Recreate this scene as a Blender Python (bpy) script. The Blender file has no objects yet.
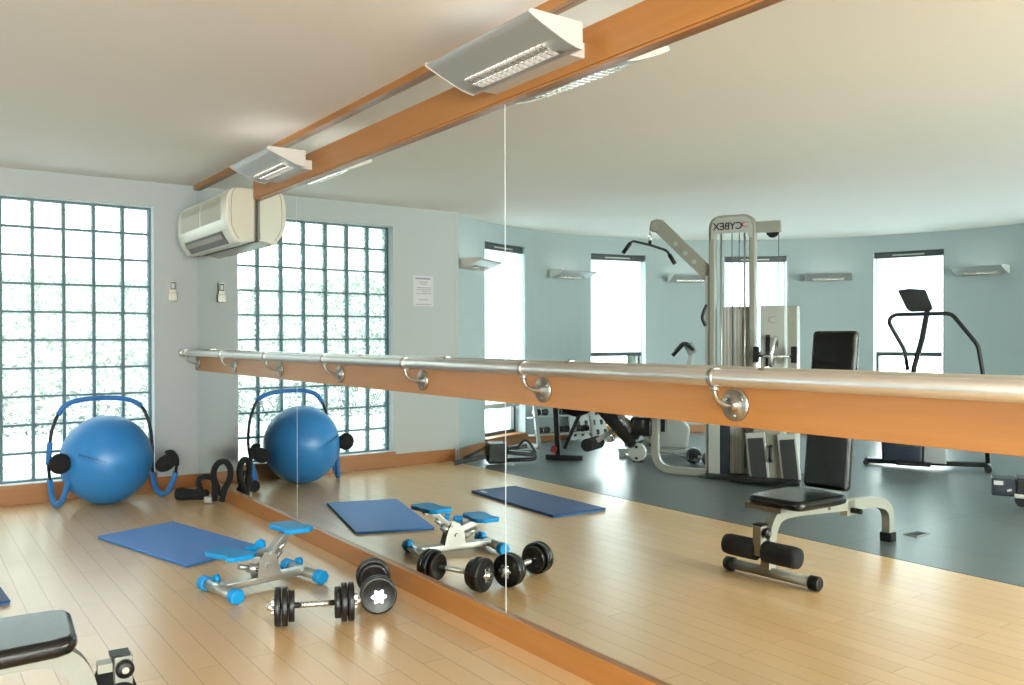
import bpy, math, random
from mathutils import Vector, Matrix
C = bpy.context.scene.collection
PI = math.pi; R = math.radians
random.seed(4)
# ------------------------------------------------------------------ camera
cam = bpy.data.cameras.new('camera'); cam_o = bpy.data.objects.new('camera', cam); C.objects.link(cam_o)
cam.sensor_width = 36; cam.lens = 853.5165 / 1024 * 36; cam.clip_start = 0.05
F = Vector((0.58298306, 0.81246827, -0.00510519)); Rt = Vector((0.81247074, -0.58299813, -0.0021153)); U = Vector((0.00469493, 0.00291463, 0.99998473))
cam_o.matrix_world = Matrix(((Rt.x, U.x, -F.x, -2.0409), (Rt.y, U.y, -F.y, 0), (Rt.z, U.z, -F.z, 1.2456), (0, 0, 0, 1)))
bpy.context.scene.camera = cam_o
sc = bpy.context.scene
# ------------------------------------------------------------------ world, daylight and added rear fill
w = bpy.data.worlds.new('sky'); sc.world = w; w.use_nodes = True
bg = w.node_tree.nodes['Background']; bg.inputs[0].default_value = (0.88, 0.95, 1.0, 1); bg.inputs[1].default_value = 3.3
sc.view_settings.view_transform = 'Standard'; sc.view_settings.look = 'None'; sc.view_settings.gamma = 1; sc.view_settings.exposure = 1.0
sc.view_settings.use_curve_mapping = False
sc.cycles.use_denoising = True
sc.cycles.max_bounces = 14; sc.cycles.diffuse_bounces = 7; sc.cycles.glossy_bounces = 6; sc.cycles.transparent_max_bounces = 12
sc.cycles.sample_clamp_indirect = 8; sc.cycles.caustics_reflective = False; sc.cycles.caustics_refractive = False

def area(name, loc, direction, sx, sy, energy, color=(1, 1, 1), portal=False):
    l = bpy.data.lights.new(name, 'AREA'); l.shape = 'RECTANGLE'; l.size = sx; l.size_y = sy; l.energy = energy; l.color = color
    o = bpy.data.objects.new(name, l); C.objects.link(o); o.location = loc
    o.rotation_euler = Vector(direction).to_track_quat('-Z', 'Y').to_euler()
    if portal: l.cycles.is_portal = True
    return o
CC = (-4.75, 4.65); CR = 3.52
H = 2.53
NARROW = [(63.8, 76.8), (94.7, 108.0), (125.5, 138.7), (155.6, 168.8), (186.6, 199.8), (217.5, 230.6)]
area('window_daylight', (-1.1, 7.75, 1.24), (0, -1, -.0), 1.5, 2.15, 0, portal=True)
for a0, a1 in NARROW:
    a = R((a0 + a1) / 2); r = CR + .42
    area('window_daylight', (CC[0] + r * math.cos(a), CC[1] + r * math.sin(a), 1.25), (-math.cos(a), -math.sin(a), 0), .8, 2.2, 32, (.93, .97, 1.0))
area('window_daylight', (-3.4, -3.45, 1.35), (0, 1, -.0), 4.9, 2.2, 440, (1.0, .95, .87))  # added warm fill from behind the camera, outside the invented rear window

# ------------------------------------------------------------------ materials
def mat(name, col, rough=.5, metal=0, coat=0, bump=0, bscale=200, emit=None, spec=.5, noise=0, nscale=6):
    m = bpy.data.materials.new(name); m.use_nodes = True; nt = m.node_tree; b = nt.nodes['Principled BSDF']
    b.inputs['Base Color'].default_value = (*col, 1); b.inputs['Roughness'].default_value = rough; b.inputs['Metallic'].default_value = metal
    b.inputs['Coat Weight'].default_value = coat; b.inputs['Specular IOR Level'].default_value = spec
    tc = nt.nodes.new('ShaderNodeTexCoord'); nz = nt.nodes.new('ShaderNodeTexNoise'); nt.links.new(tc.outputs['Object'], nz.inputs['Vector'])
    nz.inputs['Scale'].default_value = nscale if noise else bscale
    if noise:
        mx = nt.nodes.new('ShaderNodeMix'); mx.data_type = 'RGBA'
        mx.inputs[6].default_value = (*[c * (1 - noise) for c in col], 1); mx.inputs[7].default_value = (*[min(1, c * (1 + noise)) for c in col], 1)
        nt.links.new(nz.outputs[0], mx.inputs[0]); nt.links.new(mx.outputs[2], b.inputs['Base Color'])
    if bump:
        n2 = nt.nodes.new('ShaderNodeTexNoise'); n2.inputs['Scale'].default_value = bscale; nt.links.new(tc.outputs['Object'], n2.inputs['Vector'])
        bp = nt.nodes.new('ShaderNodeBump'); bp.inputs['Strength'].default_value = bump; bp.inputs['Distance'].default_value = .01
        nt.links.new(n2.outputs[0], bp.inputs['Height']); nt.links.new(bp.outputs[0], b.inputs['Normal'])
    if emit:
        b.inputs['Emission Color'].default_value = (*emit[0], 1); b.inputs['Emission Strength'].default_value = emit[1]
    return m
def wood(name, c1, c2, axis=1, rough=.35, scale=3.0):
    m = mat(name, c1, rough); nt = m.node_tree; b = nt.nodes['Principled BSDF']
    tc = nt.nodes.new('ShaderNodeTexCoord'); mp = nt.nodes.new('ShaderNodeMapping'); s = [14, 14, 14]; s[axis] = .7
    mp.inputs['Scale'].default_value = s; nz = nt.nodes.new('ShaderNodeTexNoise'); nz.inputs['Scale'].default_value = scale; nz.inputs['Detail'].default_value = 6
    nt.links.new(tc.outputs['Object'], mp.inputs[0]); nt.links.new(mp.outputs[0], nz.inputs['Vector'])
    rp = nt.nodes.new('ShaderNodeMix'); rp.data_type = 'RGBA'; rp.inputs[6].default_value = (*c1, 1); rp.inputs[7].default_value = (*c2, 1)
    nt.links.new(nz.outputs[0], rp.inputs[0]); nt.links.new(rp.outputs[2], b.inputs['Base Color'])
    return m
def bricks(name, c1, c2, cm, bw, bh, ms, rough, swap=True, coat=0, off=.41, spec=.5):
    m = mat(name, c1, rough, coat=coat, spec=spec); nt = m.node_tree; b = nt.nodes['Principled BSDF']; b.inputs['Coat Roughness'].default_value = .12
    tc = nt.nodes.new('ShaderNodeTexCoord'); sp = nt.nodes.new('ShaderNodeSeparateXYZ'); cb = nt.nodes.new('ShaderNodeCombineXYZ')
    nt.links.new(tc.outputs['Object'], sp.inputs[0]); nt.links.new(sp.outputs[1 if swap else 0], cb.inputs[0]); nt.links.new(sp.outputs[0 if swap else 1], cb.inputs[1])
    br = nt.nodes.new('ShaderNodeTexBrick'); nt.links.new(cb.outputs[0], br.inputs['Vector'])
    br.inputs['Scale'].default_value = 1; br.inputs['Brick Width'].default_value = bw; br.inputs['Row Height'].default_value = bh
    br.inputs['Mortar Size'].default_value = ms; br.inputs['Mortar Smooth'].default_value = .3; br.offset = off; br.inputs['Bias'].default_value = 0
    br.inputs['Color1'].default_value = (*c1, 1); br.inputs['Color2'].default_value = (*c2, 1); br.inputs['Mortar'].default_value = (*cm, 1)
    mp = nt.nodes.new('ShaderNodeMapping'); mp.inputs['Scale'].default_value = (1.2, 22, 1)
    nz = nt.nodes.new('ShaderNodeTexNoise'); nz.inputs['Scale'].default_value = 2.5; nz.inputs['Detail'].default_value = 5
    nt.links.new(cb.outputs[0], mp.inputs[0]); nt.links.new(mp.outputs[0], nz.inputs['Vector'])
    mx = nt.nodes.new('ShaderNodeMix'); mx.data_type = 'RGBA'; mx.blend_type = 'MULTIPLY'; mx.inputs[0].default_value = .22
    nt.links.new(br.outputs[0], mx.inputs[6]); nt.links.new(nz.outputs[1], mx.inputs[7]); 
    hs = nt.nodes.new('ShaderNodeMapRange'); nt.links.new(nz.outputs[0], hs.inputs[0]); hs.inputs[3].default_value = .75; hs.inputs[4].default_value = 1.2
    nt.links.new(hs.outputs[0], mx.inputs[7]); nt.links.new(mx.outputs[2], b.inputs['Base Color'])
    bp = nt.nodes.new('ShaderNodeBump'); bp.invert = True; bp.inputs['Strength'].default_value = .25; bp.inputs['Distance'].default_value = .002
    nt.links.new(br.outputs[1], bp.inputs['Height']); nt.links.new(bp.outputs[0], b.inputs['Normal'])
    return m
M = {}
M['floor'] = bricks('beech_parquet', (.72, .46, .22), (.78, .52, .265), (.38, .22, .10), 1.1, .105, .0016, .28, spec=.9)
M['rubber'] = bricks('grey_rubber_tiles', (.10, .125, .128), (.115, .138, .142), (.04, .055, .055), 1.0, 1.0, .004, .34, off=0, spec=.6)
M['ceiling'] = mat('ceiling_paint', (.85, .80, .74), .85)
M['white_wall'] = mat('pale_grey_paint', (.45, .475, .475), .75)
M['blue_wall'] = mat('pale_blue_paint', (.385, .455, .465), .75)
M['reveal'] = mat('reveal_white', (.75, .77, .78), .6)
M['orange'] = wood('orange_beech', (.33, .125, .028), (.43, .18, .045), 1)
M['orange_x'] = wood('orange_beech_across', (.30, .11, .028), (.37, .15, .04), 0)
M['barre_wood'] = wood('barre_beech', (.32, .122, .026), (.42, .18, .044), 1)
M['steel'] = mat('brushed_steel', (.68, .65, .62), .36, 1)
M['chrome'] = mat('chrome', (.75, .75, .74), .15, 1)
M['darksteel'] = mat('dull_steel', (.42, .40, .37), .3, 1)
M['mortar'] = mat('block_mortar', (.10, .17, .19), .6)
M['white_plastic'] = mat('white_plastic', (.80, .78, .72), .35)
M['cream'] = mat('cream_plastic', (.62, .58, .48), .3)
M['cream_grille'] = mat('cream_grille', (.50, .46, .37), .5)
M['dark_slot'] = mat('dark_slot', (.07, .055, .045), .5)
M['brown'] = mat('brown_louvre', (.22, .17, .13), .4)
M['black'] = mat('black_plastic', (.006, .006, .007), .45, spec=.35)
M['black_foam'] = mat('black_foam', (.006, .006, .007), .9, bump=.3, bscale=300)
M['black_leather'] = mat('black_leather', (.010, .009, .008), .2, bump=.12, bscale=180, spec=.3)
M['ball'] = mat('blue_rubber', (.03, .22, .56), .36, spec=.5)
M['ball_print'] = mat('dark_blue_print', (.02, .07, .16), .5)
M['blue_foam'] = mat('blue_foam', (.03, .17, .46), .6)
M['mat_blue'] = mat('blue_vinyl_mat', (.085, .26, .70), .55, bump=.1, bscale=120)
M['mat_navy'] = mat('navy_vinyl_mat', (.03, .075, .22), .6, bump=.1, bscale=120)
M['mat_edge'] = mat('mat_edge', (.05, .20, .46), .6)
M['azure'] = mat('azure_plastic', (.01, .32, .75), .5, spec=.3)
M['silver'] = mat('silver_paint', (.46, .45, .42), .32, .7)
M['frame'] = mat('grey_beige_enamel', (.30, .30, .26), .35)
M['frame_white'] = mat('white_enamel', (.44, .46, .44), .35)
M['iron'] = mat('black_iron', (.009, .008, .008), .38, .0, bump=.15, bscale=90)
M['paper'] = mat('paper', (.60, .59, .60), .8)
M['ink'] = mat('grey_print', (.25, .26, .28), .8)
M['ink_black'] = mat('black_print', (.015, .015, .02), .5)
M['ink_red'] = mat('red_print', (.45, .02, .05), .5)
M['red'] = mat('red_plastic', (.4, .04, .05), .5)
M['dark_frame'] = mat('charcoal_aluminium', (.05, .06, .06), .45)
M['dark_grey'] = mat('dark_grey_rubber', (.03, .033, .036), .6)
M['grey_plastic'] = mat('grey_plastic', (.30, .32, .33), .5)
M['navy_plastic'] = mat('navy_plastic', (.012, .018, .035), .4)
M['lamp_metal'] = mat('lamp_metal', (.42, .42, .41), .45, .5)
M['lamp_white'] = mat('lamp_white', (.62, .58, .54), .5)
M['tube'] = mat('lit_tube', (1, 1, 1), .5, emit=((1, .96, .88), 4))
M['cable'] = mat('cable', (.06, .07, .07), .5)
M['hedge'] = mat('hedge', (.085, .115, .085), .9, noise=.6, nscale=1.8)
M['ground_out'] = mat('pale_paving', (.60, .62, .58), .9)
def special(name, build):
    m = bpy.data.materials.new(name); m.use_nodes = True; nt = m.node_tree; nt.nodes.clear()
    out = nt.nodes.new('ShaderNodeOutputMaterial'); nt.links.new(build(nt), out.inputs[0]); return m
def facing(nt, k):
    lw = nt.nodes.new('ShaderNodeLayerWeight'); lw.inputs[0].default_value = .5
    p = nt.nodes.new('ShaderNodeMath'); p.operation = 'POWER'; p.inputs[1].default_value = 5; nt.links.new(lw.outputs['Facing'], p.inputs[0])
    q = nt.nodes.new('ShaderNodeMath'); q.operation = 'MULTIPLY_ADD'; q.inputs[1].default_value = k; q.inputs[2].default_value = .04; nt.links.new(p.outputs[0], q.inputs[0]); return q
def b_mirror(nt):
    g = nt.nodes.new('ShaderNodeBsdfGlossy'); g.inputs[0].default_value = (.86, .905, .88, 1); g.inputs['Roughness'].default_value = 0.0; return g.outputs[0]
M['mirror'] = special('mirror_silver', b_mirror)
def b_block(nt):
    tc = nt.nodes.new('ShaderNodeTexCoord'); nz = nt.nodes.new('ShaderNodeTexNoise'); nz.inputs['Scale'].default_value = 22; nz.inputs['Detail'].default_value = 3; nz.inputs['Distortion'].default_value = 1.5
    nt.links.new(tc.outputs['Object'], nz.inputs['Vector'])
    mr = nt.nodes.new('ShaderNodeMapRange'); nt.links.new(nz.outputs[0], mr.inputs[0]); mr.inputs[1].default_value = .4; mr.inputs[2].default_value = .62; mr.inputs[3].default_value = .02; mr.inputs[4].default_value = .5
    t = nt.nodes.new('ShaderNodeBsdfTransparent'); t.inputs[0].default_value = (.93, .98, .95, 1)
    tr = nt.nodes.new('ShaderNodeBsdfTranslucent'); tr.inputs[0].default_value = (.88, .95, .92, 1)
    a = nt.nodes.new('ShaderNodeMixShader'); nt.links.new(mr.outputs[0], a.inputs[0]); nt.links.new(t.outputs[0], a.inputs[1]); nt.links.new(tr.outputs[0], a.inputs[2])
    g = nt.nodes.new('ShaderNodeBsdfGlossy'); g.inputs['Roughness'].default_value = .1
    bp = nt.nodes.new('ShaderNodeBump'); bp.inputs['Strength'].default_value = .5; bp.inputs['Distance'].default_value = .01; nt.links.new(nz.outputs[0], bp.inputs['Height']); nt.links.new(bp.outputs[0], g.inputs['Normal'])
    fr = facing(nt, .35)
    c = nt.nodes.new('ShaderNodeMixShader'); nt.links.new(fr.outputs[0], c.inputs[0]); nt.links.new(a.outputs[0], c.inputs[1]); nt.links.new(g.outputs[0], c.inputs[2])
    return c.outputs[0]
M['block'] = special('glass_block', b_block)
def b_blind(nt):
    d = nt.nodes.new('ShaderNodeBsdfDiffuse'); d.inputs[0].default_value = (.85, .87, .86, 1); t = nt.nodes.new('ShaderNodeBsdfTranslucent'); t.inputs[0].default_value = (.86, .92, .94, 1)
    a = nt.nodes.new('ShaderNodeMixShader'); a.inputs[0].default_value = .6; nt.links.new(d.outputs[0], a.inputs[1]); nt.links.new(t.outputs[0], a.inputs[2]); return a.outputs[0]
M['blind'] = special('blind_cloth', b_blind)
def b_glass(nt):
    t = nt.nodes.new('ShaderNodeBsdfTransparent'); t.inputs[0].default_value = (.93, .97, .96, 1); g = nt.nodes.new('ShaderNodeBsdfGlossy'); g.inputs['Roughness'].default_value = .02
    fr = facing(nt, .6); c = nt.nodes.new('ShaderNodeMixShader')
    nt.links.new(fr.outputs[0], c.inputs[0]); nt.links.new(t.outputs[0], c.inputs[1]); nt.links.new(g.outputs[0], c.inputs[2]); return c.outputs[0]
M['glass'] = special('clear_glass', b_glass)

# ------------------------------------------------------------------ mesh helpers
def catmull(P, k=6, closed=False):
    P = [Vector(p) for p in P]; n = len(P); out = []
    rng = n if closed else n - 1
    for i in range(rng):
        p1 = P[i]; p2 = P[(i + 1) % n]
        p0 = P[i - 1] if (closed or i > 0) else p1 + (p1 - p2)
        p3 = P[(i + 2) % n] if (closed or i + 2 < n) else p2 + (p2 - p1)
        for j in range(k):
            t = j / k
            out.append(.5 * ((2 * p1) + (p2 - p0) * t + (2 * p0 - 5 * p1 + 4 * p2 - p3) * t * t + (3 * p1 - p0 - 3 * p2 + p3) * t ** 3))
    if not closed: out.append(P[-1])
    return out
def rounded(P, r=.06, k=5):
    """polyline with rounded corners"""
    P = [Vector(p) for p in P]; out = [P[0]]
    for i in range(1, len(P) - 1):
        a, b, c = P[i - 1], P[i], P[i + 1]; da = (a - b); dc = (c - b)
        ra = min(r, da.length * .49); rc = min(r, dc.length * .49); s = b + da.normalized() * ra; e = b + dc.normalized() * rc
        for j in range(k + 1):
            t = j / k; out.append((1 - t) ** 2 * s + 2 * t * (1 - t) * b + t * t * e)
    out.append(P[-1]); return out
class MB:
    def __init__(s): s.v = []; s.f = []; s.sm = []
    def add(s, vs, fs, smooth=False, T=None):
        o = len(s.v)
        for p in vs:
            p = Vector(p); s.v.append(T @ p if T else p)
        for f in fs: s.f.append(tuple(i + o for i in f)); s.sm.append(smooth)
        return s
    def box(s, c, d, rz=0, T=None, ry=0, rx=0):
        x, y, z = d[0] / 2, d[1] / 2, d[2] / 2
        vs = [Vector((a, b, e)) for a in (-x, x) for b in (-y, y) for e in (-z, z)]
        m = Matrix.Translation(c) @ Matrix.Rotation(rz, 4, 'Z') @ Matrix.Rotation(ry, 4, 'Y') @ Matrix.Rotation(rx, 4, 'X')
        if T: m = T @ m
        return s.add(vs, [(0, 1, 3, 2), (4, 6, 7, 5), (0, 4, 5, 1), (2, 3, 7, 6), (0, 2, 6, 4), (1, 5, 7, 3)], False, m)
    def span(s, a, b):  # box by two corners
        return s.box([(a[i] + b[i]) / 2 for i in range(3)], [abs(b[i] - a[i]) for i in range(3)])
    def tube(s, P, r, n=12, closed=False, sq=None):
        """sweep a circle (or rectangle sq=(w,h)) along the points; r may be a list"""
        P = [Vector(p) for p in P]; m = len(P); up = Vector((0, 0, 1)); rings = []; prev = None
        rr = r if isinstance(r, (list, tuple)) else [r] * m
        for i in range(m):
            if closed: t = P[(i + 1) % m] - P[i - 1]
            else: t = P[min(i + 1, m - 1)] - P[max(i - 1, 0)]
            t.normalize()
            if prev is None:
                a = up if abs(t.z) < .9 else Vector((0, 1, 0)); nrm = (a - t * a.dot(t)).normalized()
            else: nrm = (prev - t * prev.dot(t)).normalized()
            prev = nrm; bn = t.cross(nrm)
            if sq:
                w_, h_ = sq[0] / 2, sq[1] / 2; rings.append([P[i] + bn * a * w_ + nrm * b * h_ for a, b in ((-1, -1), (1, -1), (1, 1), (-1, 1))])
            else: rings.append([P[i] + (bn * math.cos(2 * PI * k / n) + nrm * math.sin(2 * PI * k / n)) * rr[i] for k in range(n)])
        q = len(rings[0]); vs = [p for r_ in rings for p in r_]; fs = []
        for i in range(m if closed else m - 1):
            j = (i + 1) % m
            for k in range(q): l = (k + 1) % q; fs.append((i * q + k, i * q + l, j * q + l, j * q + k))
        s.add(vs, fs, sq is None)
        if not closed: s.add(rings[0], [tuple(reversed(range(q)))]); s.add(rings[-1], [tuple(range(q))])
        return s
    def cyl(s, a, b, r, n=20): return s.tube([a, b], r, n)
    def lathe(s, prof, a, d, n=28):
        """profile [(t along d, radius)] around axis d from a"""
        a = Vector(a); d = Vector(d).normalized(); up = Vector((0, 0, 1)) if abs(d.z) < .9 else Vector((1, 0, 0)); u = (up - d * up.dot(d)).normalized(); v = d.cross(u)
        vs = []; fs = []
        for t, r in prof:
            for k in range(n): vs.append(a + d * t + (u * math.cos(2 * PI * k / n) + v * math.sin(2 * PI * k / n)) * r)
        for i in range(len(prof) - 1):
            for k in range(n): l = (k + 1) % n; fs.append((i * n + k, i * n + l, (i + 1) * n + l, (i + 1) * n + k))
        s.add(vs, fs, True)
        if prof[0][1] > 1e-4: s.add(vs[:n], [tuple(reversed(range(n)))])
        if prof[-1][1] > 1e-4: s.add(vs[-n:], [tuple(range(n))])
        return s
    def prism(s, poly, o, u, v, wv, smooth=False):
        """polygon (a,b) in the plane o + a*u + b*v, pushed along wv"""
        o = Vector(o); u = Vector(u); v = Vector(v); wv = Vector(wv); n = len(poly)
        A = [o + u * a + v * b for a, b in poly]; B = [p + wv for p in A]
        s.add(A + B, [(i, (i + 1) % n, n + (i + 1) % n, n + i) for i in range(n)], smooth)
        s.add(A, [tuple(reversed(range(n)))]); s.add(B, [tuple(range(n))]); return s
    def sphere(s, c, r, n=24, m=14, sc_=(1, 1, 1), T=None):
        vs = []; fs = []
        for i in range(m + 1):
            th = PI * i / m
            for k in range(n): ph = 2 * PI * k / n; vs.append(Vector((c[0] + r * sc_[0] * math.sin(th) * math.cos(ph), c[1] + r * sc_[1] * math.sin(th) * math.sin(ph), c[2] + r * sc_[2] * math.cos(th))))
        for i in range(m):
            for k in range(n): l = (k + 1) % n; fs.append((i * n + k, (i + 1) * n + k, (i + 1) * n + l, i * n + l))
        return s.add(vs, fs, True, T)
    def build(s, name, m, parent=None, bevel=0, seg=2):
        me = bpy.data.meshes.new(name); me.from_pydata([tuple(p) for p in s.v], [], s.f); me.materials.append(m)
        for p, k in zip(me.polygons, s.sm): p.use_smooth = k
        import bmesh
        bm = bmesh.new(); bm.from_mesh(me); bmesh.ops.remove_doubles(bm, verts=bm.verts, dist=1e-5); bmesh.ops.recalc_face_normals(bm, faces=bm.faces); bm.to_mesh(me); bm.free()
        o = bpy.data.objects.new(name, me); C.objects.link(o)
        if parent: o.parent = parent
        if bevel:
            b = o.modifiers.new('bevel', 'BEVEL'); b.width = bevel; b.segments = seg; b.limit_method = 'ANGLE'; b.angle_limit = R(40)
            for p in me.polygons: p.use_smooth = True
            b.harden_normals = False
            wn = o.modifiers.new('wn', 'WEIGHTED_NORMAL'); wn.keep_sharp = False
        return o
def tag(o, label, cat, group=None, kind=None):
    if label: o['label'] = label
    if cat: o['category'] = cat
    if group: o['group'] = group
    if kind: o['kind'] = kind
    return o
def thing(name, label, cat, loc=(0, 0, 0), rz=0, group=None):
    o = bpy.data.objects.new(name, None); o.empty_display_size = .1; C.objects.link(o); o.location = loc; o.rotation_euler = (0, 0, rz)
    return tag(o, label, cat, group)
def struct(name, mb, m, parent=None, bevel=0):
    o = mb.build(name, m, parent, bevel)
    if not parent: o['kind'] = 'structure'
    return o
def copy_tree(o, parent=None):
    c = o.copy(); C.objects.link(c)
    if parent: c.parent = parent
    for ch in list(o.children): copy_tree(ch, c)
    return c

# ------------------------------------------------------------------ the room
WX0, WX1, WZ0, WZ1 = -1.85, -.343, .148, 2.330     # glass block window opening
NZ0, NZ1 = .13, 2.315                              # narrow windows
YR = -3.0; A_END = 235
ex = CC[0] + CR * math.cos(R(A_END)); ey = CC[1] + CR * math.sin(R(A_END))
FX = -2.5
struct('floor', MB().span((FX, YR - .2, -.1), (.2, 7.65, 0)), M['floor'])
o = struct('floor_rubber', MB().span((-8.6, YR - .2, -.1), (FX - .012, 8.6, -.001)), M['rubber'])
struct('trim_threshold', MB().span((FX - .012, YR, -.05), (FX, 7.4, .001)), M['dark_frame'])
struct('ceiling', MB().span((-8.7, YR - .2, H), (.3, 8.7, H + .15)), M['ceiling'])
struct('wall_right', MB().span((.0065, YR - .2, 0), (.2, 7.4, H)), M['white_wall'])
m = MB(); m.span((WX1, 7.4, 0), (.2, 7.65, H)); m.span((-2.6, 7.4, 0), (WX0, 7.65, H)); m.span((WX0, 7.4, WZ1), (WX1, 7.65, H)); m.span((WX0, 7.4, 0), (WX1, 7.65, WZ0))
struct('wall_front', m, M['white_wall'])
# curved wall with the narrow openings
def arc_block(mb, a0, a1, z0, z1, r0=CR, r1=CR + .25):
    n = max(1, int(round((a1 - a0) / 2.5))); vs = []; fs = []
    for i in range(n + 1):
        a = R(a0 + (a1 - a0) * i / n)
        for r in (r0, r1):
            for z in (z0, z1): vs.append((CC[0] + r * math.cos(a), CC[1] + r * math.sin(a), z))
    for i in range(n):
        b = i * 4; c = b + 4
        fs += [(b, c, c + 1, b + 1), (b + 2, b + 3, c + 3, c + 2), (b, b + 2, c + 2, c), (b + 1, c + 1, c + 3, b + 3)]
    fs += [(0, 1, 3, 2), (n * 4, n * 4 + 2, n * 4 + 3, n * 4 + 1)]
    mb.add(vs, fs, False)
a_start = math.degrees(math.atan2(7.4 - CC[1], -2.55 - CC[0]))
m = MB(); prev = a_start
for a0, a1 in NARROW:
    arc_block(m, prev, a0, 0, H); arc_block(m, a0, a1, 0, NZ0); arc_block(m, a0, a1, NZ1, H); prev = a1
arc_block(m, prev, A_END, 0, H)
o = struct('wall_back', m, M['blue_wall'])
struct('wall_left', MB().span((ex - .25, YR - .2, 0), (ex, ey + .02, H)), M['blue_wall'])
RX0, RX1, RZ0, RZ1 = -5.9, -.9, .25, 2.4
m = MB(); m.span((ex - .25, YR - .2, 0), (RX0, YR, H)); m.span((RX1, YR - .2, 0), (.2, YR, H)); m.span((RX0, YR - .2, 0), (RX1, YR, RZ0)); m.span((RX0, YR - .2, RZ1), (RX1, YR, H))
struct('wall_rear', m, M['white_wall'])
rw = thing('window_8', None, None, ((RX0 + RX1) / 2, YR - .12, RZ0)); rw['kind'] = 'structure'  # unseen rear window and its opening, added to brighten ceiling and near objects
m = MB(); hw = (RX1 - RX0) / 2
for i in range(5): x = -hw + .03 + i * (2 * hw - .06) / 4; m.span((x - .03, -.03, 0), (x + .03, .03, RZ1 - RZ0))
m.span((-hw, -.03, 0), (hw, .03, .06)); m.span((-hw, -.03, RZ1 - RZ0 - .06), (hw, .03, RZ1 - RZ0)); m.build('window_frame', M['dark_frame'], rw)
MB().span((-hw + .02, -.003, .02), (hw - .02, .003, RZ1 - RZ0 - .02)).build('pane', M['glass'], rw)
# skirtings
struct('baseboard_right', MB().span((-.02, YR, 0), (.0065, 7.38, .104)), M['orange'], bevel=.003)
m = MB(); m.span((WX1 + .01, 7.38, 0), (0, 7.4, .108)); m.span((-2.545, 7.38, 0), (WX0 - .01, 7.4, .12))
struct('baseboard_front', m, M['orange_x'], bevel=.003)
struct('trim_sill', MB().span((WX0 - .01, 7.362, 0), (WX1 + .01, 7.4, .150)), M['orange_x'], bevel=.003)
m = MB(); prev = a_start + .3
for a0, a1 in NARROW: arc_block(m, prev, a0, 0, .105, CR - .02, CR); arc_block(m, a0, a1, 0, .128, CR - .03, CR); prev = a1
arc_block(m, prev, A_END, 0, .105, CR - .02, CR)
struct('baseboard_back', m, M['orange_x'])
# timber trims over the mirror
struct('trim_ceiling', MB().span((-.03, YR, 2.492), (.0, 7.38, H)), M['orange'], bevel=.002)
m = MB().span((-.03, YR, 2.222), (0, 5.9, 2.365))
struct('trim_header', m, M['orange'], bevel=.003)
struct('trim_header_lip', MB().span((-.024, YR, 2.212), (0, 5.9, 2.2215)), M['orange'])
for y_, w_ in ((2.891, .0022), (5.177, .0016)): struct('trim_seam', MB().span((-.0008, y_ - w_, .105), (.006, y_ + w_, 2.49)), M['reveal' if w_ > .002 else 'paper'])

# mirror panels
for y0, y1, lab in [(5.179, 7.398, 'tall wall mirror panel in the corner beneath and beside the air conditioner'),
                    (2.893, 5.175, 'wall mirror panel between the two long vertical seams, behind the stepper'),
                    (.60, 2.889, 'widest looking mirror panel, right of the bright seam, showing the weight machines'),
                    (-1.7, .596, 'mirror panel past the right edge, nearest the camera side')]:
    mb = MB().span((0, y0, .1045), (.006, y1, H - .002)); tag(mb.build('mirror_panel', M['mirror']), lab, 'mirror', 'mirror panels along the wall')

# window_1 glass blocks
win = thing('window_1', None, None, ((WX0 + WX1) / 2, 7.5, WZ0)); win['kind'] = 'structure'
W = WX1 - WX0; Ht = WZ1 - WZ0; nx, nz = 7, 10; bx, bz = W / nx, Ht / nz
m = MB()
for i in range(nx + 1):
    x = -W / 2 + bx * i; t = .021 if 0 < i < nx else .022
    m.span((x - t / 2 - (.0 if i < nx else .008), .0, 0), (x + t / 2 + (.008 if i == 0 else 0), .075, Ht))
for j in range(nz + 1): m.span((-W / 2, .002, j * bz - .0075 - (.006 if j == nz else 0)), (W / 2, .073, j * bz + .0075 + (.006 if j == 0 else 0)))
for i in range(nx):       # rounded block corners
    for j in range(nz):
        cx = -W / 2 + bx * (i + .5); cz = bz * (j + .5)
        for sx in (-1, 1):
            for sz in (-1, 1):
                X = cx + sx * bx / 2; Z = cz + sz * bz / 2; k = .027
                m.prism([(0, 0), (-sx * k, 0), (-sx * k * .3, -sz * k * .3), (0, -sz * k)], (X, .003, Z), (1, 0, 0), (0, 0, 1), (0, .07, 0))
m.build('mortar_grid', M['mortar'], win)
m = MB()
for i in range(nx):
    for j in range(nz):
        cx = -W / 2 + bx * (i + .5); cz = bz * (j + .5)
        m.box((cx, .038, cz), (bx - .006, .004, bz - .006))
g = m.build('glass_block', M['block'], win); g['kind'] = 'stuff'
m = MB(); m.span((-W / 2 - .001, -.1, 0), (-W / 2 + .0005, .0, Ht)); m.span((W / 2 - .0005, -.1, 0), (W / 2 + .001, .0, Ht)); m.span((-W / 2, -.1, Ht - .0005), (W / 2, 0, Ht + .001)); m.span((-W / 2, -.1, -.001), (W / 2, 0, .0005))
m.build('reveal', M['reveal'], win)

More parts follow.
